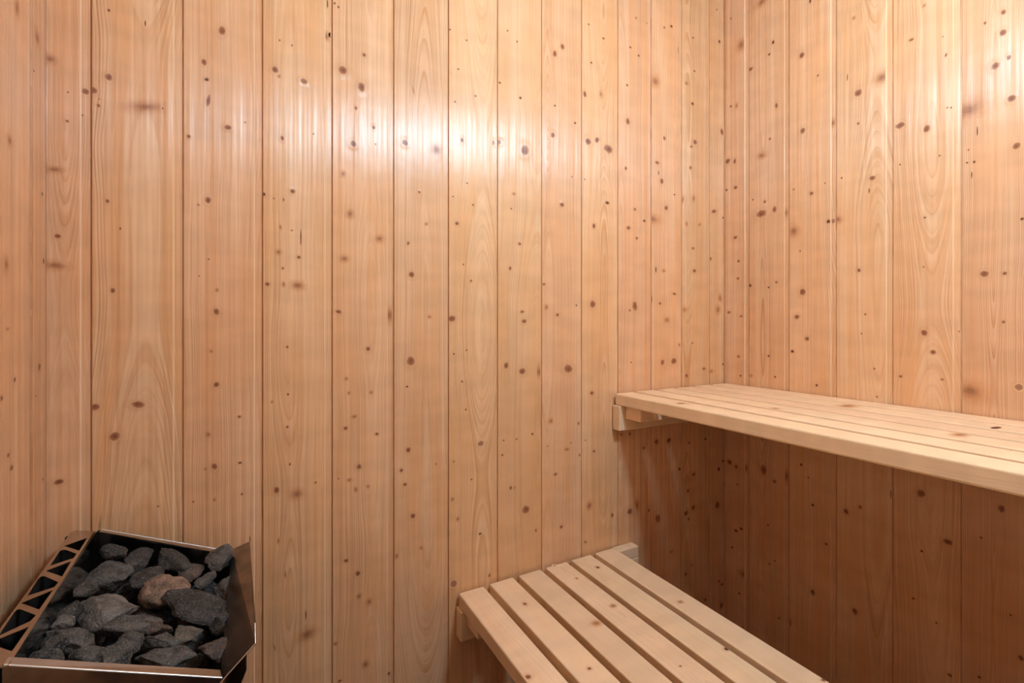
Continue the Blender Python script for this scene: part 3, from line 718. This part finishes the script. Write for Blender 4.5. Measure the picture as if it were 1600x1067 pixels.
# outer front casing below the guard
sheet('front_panel', [P(-.0035, HY0 + .012, -.385), P(-.0035, HY1, -.40), P(-.0035, HY1, -.405), P(-.0035, HY0 + .012, -.4025)], (-T, 0, 0), STEEL, heater, ho)
sheet('front_panel', [P(-.0035, HY0 + .012, -.4025), P(-.0035, HY1, -.405), P(-.030, HY1, -.47), P(-.030, HY0 + .012, -.47)], (-T, 0, -T), STEEL, heater, ho)
box_part('body', P(-.262, HY0 + .012, -.80), P(-.034, HY1 - .003, -.47), STEEL_SMOKED, heater, ho)
box_part('control_housing', P(-.20, HY0 + .05, -.86), P(-.060, HY1 - .05, -.801), MAROON, heater, ho)
# stone bin: floor and back, shade between the stones painted in as black
box_part('stone_bin', P(-.2025, HY0 + .004, -.462), P(-.051, HY1 - .004, -.455), CAVITY_SHADE, heater, ho, bevel=0)
# slotted air grille towards the wall, duct under it painted black for the shade in the slots
zg = H - .3215 * S
sheet('air_grille', [(x, y, zg) for x, y in GRILLE_OUTLINE], (0, 0, -T), STEEL, heater, ho,
      holes=[[(x, y, zg) for x, y in h] for h in GRILLE_HOLES], label='steel grille with a zigzag of triangular slots')
box_part('air_duct', P(-.2440, HY0 + .004, -.465), P(-.2055, HY1 - .004, -.440), CAVITY_SHADE, heater, ho, bevel=0)
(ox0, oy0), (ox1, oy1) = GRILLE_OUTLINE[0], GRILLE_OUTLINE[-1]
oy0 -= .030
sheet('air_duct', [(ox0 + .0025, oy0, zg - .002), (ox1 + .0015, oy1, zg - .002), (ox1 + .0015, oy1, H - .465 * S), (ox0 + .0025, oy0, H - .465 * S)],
      (.0008, 0, 0), CAVITY_SHADE, heater, ho)
box_part('air_duct', P(-.2054, HY0 + .004, -.465), P(-.2048, HY1 + .004, -.324), CAVITY_SHADE, heater, ho, bevel=0)
box_part('air_duct', P(-.2440, HY1 - .003, -.438), P(-.2055, HY1 + .004, -.324), CAVITY_SHADE, heater, ho, bevel=0)
box_part('wall_bracket', (XL + .004, (HY0 + .05) * S, H - .70 * S), (-.2625 * S, (HY1 - .05) * S, H - .52 * S), STEEL, heater, ho)

# ---------------------------------------------------------------- stones
TONE = {'L': (0.24, 0.225, 0.21, 1), 'M': (0.140, 0.130, 0.122, 1), 'D': (0.075, 0.070, 0.067, 1),
        'P': (0.42, 0.27, 0.19, 1), 'B': (0.150, 0.105, 0.088, 1), 'G': (0.185, 0.160, 0.125, 1)}


def stone_mesh(sx, sy, sz, seed, cuts=11, round_=0.0):
    rnd = random.Random(seed)
    bm = bmesh.new()
    bmesh.ops.create_icosphere(bm, subdivisions=4, radius=1.0)
    planes = []
    for _ in range(cuts):
        n = Vector((rnd.gauss(0, 1), rnd.gauss(0, 1), rnd.gauss(0, 1))).normalized()
        planes.append((n, rnd.uniform(.48, .84) + round_))
    planes.append((Vector((rnd.uniform(-.2, .2), rnd.uniform(-.3, .1), 1)).normalized(), .62 + round_))
    off = Vector((seed * 3.7, seed * 1.9, seed * 5.3))
    for v in bm.verts:
        p = v.co.copy()
        for n, d in planes:
            e = p.dot(n) - d
            if e > 0:
                p -= n * e * 0.98
        q = p * 1.7 + off
        p += p.normalized() * (0.11 * noise.noise(q) + 0.075 * noise.noise(q * 2.7) + 0.04 * abs(noise.noise(q * 6.1)) + 0.018 * noise.noise(q * 14))
        v.co = Vector((p.x * sx, p.y * sy, p.z * sz))
    me = bpy.data.meshes.new('heater_stone')
    bm.to_mesh(me)
    bm.free()
    me.materials.append(STONE)
    me.polygons.foreach_set('use_smooth', [True] * len(me.polygons))
    return me


def stone(loc, size, rz, tone, seed, label, tilt=(0, 0), group=None, round_=0.0):
    me = stone_mesh(size[0] / 2, size[1] / 2, size[2] / 2, seed, round_=round_)
    o = bpy.data.objects.new('heater_stone', me)
    o.location = loc
    o.rotation_euler = (tilt[0], tilt[1], rz)
    o.color = TONE[tone]
    link(o)
    return tag(o, label, 'stone', 'stones in the heater')


for i, (x, y, z, w, d, a, c) in enumerate(STONES):
    rnd = random.Random(100 + i)
    h = min(w, d) * .62 + .008
    w, d = w * .93, d * .93
    x = max(x, -.231 + w * .42)
    if x > -.065:
        x, z = x + .009, z + .004
    stone((x, y, z - h * .35), (w * 1.08, d * 1.08, h), math.radians(a) - YAW, c, 11 + i * 1.7, STONE_LABELS[i],
          (rnd.uniform(-.15, .15), .28 + rnd.uniform(-.12, .12)), round_=.25 if c == 'P' else 0)
# the layer underneath, seen only through the gaps
rnd = random.Random(4)
for i in range(5):
    for j in range(3):
        x = -.205 + j * .062 + rnd.uniform(-.008, .008)
        y = .755 + i * .073 + rnd.uniform(-.01, .01)
        z = H - .345 * S - (x + .23) * .32 - .058
        stone((x, y, z), (.062, .070, .05), rnd.uniform(0, 3), rnd.choice('MDDB'), 70 + i * 5 + j,
              'dark stone low in the pile, %s, %s' % (
                  ('along the near rim', 'one back from the near rim', 'in the middle', 'before the far rim', 'along the far rim')[i],
                  ('beside the mirror-like sheet', 'halfway across', 'beside the flared guard')[j]))

# ---------------------------------------------------------------- floor, ceiling, rear wall with its doorway, lamp
def struct_box(name, lo, hi, mat):
    o = box_part(name, lo, hi, mat, None, (0, 0, 0), bevel=0)
    return tag(o, kind='structure')


struct_box('floor', (XL - .02, YF - .9, -.05), (XR + .02, YB + .02, 0), TILE)


def board_slab(name, lo, hi, seed):
    s = Surf()
    grain_box(s, lo, hi, 'x', seed, 0)
    return tag(raw_mesh(name, s.v, s.f, WALL, grain=s.g, knot=s.k, ksize=s.s), kind='structure')


board_slab('ceiling', (XL, YF, ZC), (XR, YB, ZC + .03), 61.0)
DX0, DX1, DZ = -.24, .44, 1.98      # doorway
for nm, lo, hi, sd in (('wall_rear_left', (XL, YF - .04, 0), (DX0, YF, ZC), 81.0), ('wall_rear_right', (DX1, YF - .04, 0), (XR, YF, ZC), 83.0),
                       ('wall_rear_top', (DX0, YF - .04, DZ), (DX1, YF, ZC), 85.0)):
    board_slab(nm, lo, hi, sd)

# frosted globe lamp on a short stem under the ceiling, above the frame
lamp = empty('ceiling_lamp', LAMP_POS)
tag(lamp, 'round frosted globe lamp hanging on a short stem from the ceiling', 'lamp')
lm = NT('frosted_glass_lit')
lm.bsdf.inputs['Base Color'].default_value = (0.9, 0.88, 0.84, 1)
lm.bsdf.inputs['Emission Color'].default_value = (0.84, 1.25, 1.54, 1)
lm.bsdf.inputs['Emission Strength'].default_value = LAMP_EMIT
def lathe(name, prof, mat, parent):
    vs, fs = [], []
    N = 40
    for r, z in prof:
        for j in range(N):
            a = 2 * math.pi * j / N
            vs.append((r * math.cos(a), r * math.sin(a), z))
    for i in range(len(prof) - 1):
        for j in range(N):
            fs.append((i * N + j, i * N + (j + 1) % N, (i + 1) * N + (j + 1) % N, (i + 1) * N + j))
    return raw_mesh(name, vs, fs, mat, parent, smooth=True)


LR = 0.085
lathe('lamp_globe', [(max(.0005, LR * math.sin(math.pi * k / 20)), -LR * math.cos(math.pi * k / 20)) for k in range(20)], lm.m, lamp)
TOPZ = ZC - LAMP_POS[2]
lathe('lamp_stem', [(.0005, LR - .006), (.034, LR - .006), (.034, LR + .016), (.008, LR + .022), (.008, TOPZ - .022), (.05, TOPZ - .018), (.05, TOPZ - .002), (.0005, TOPZ - .002)], STEEL, lamp)
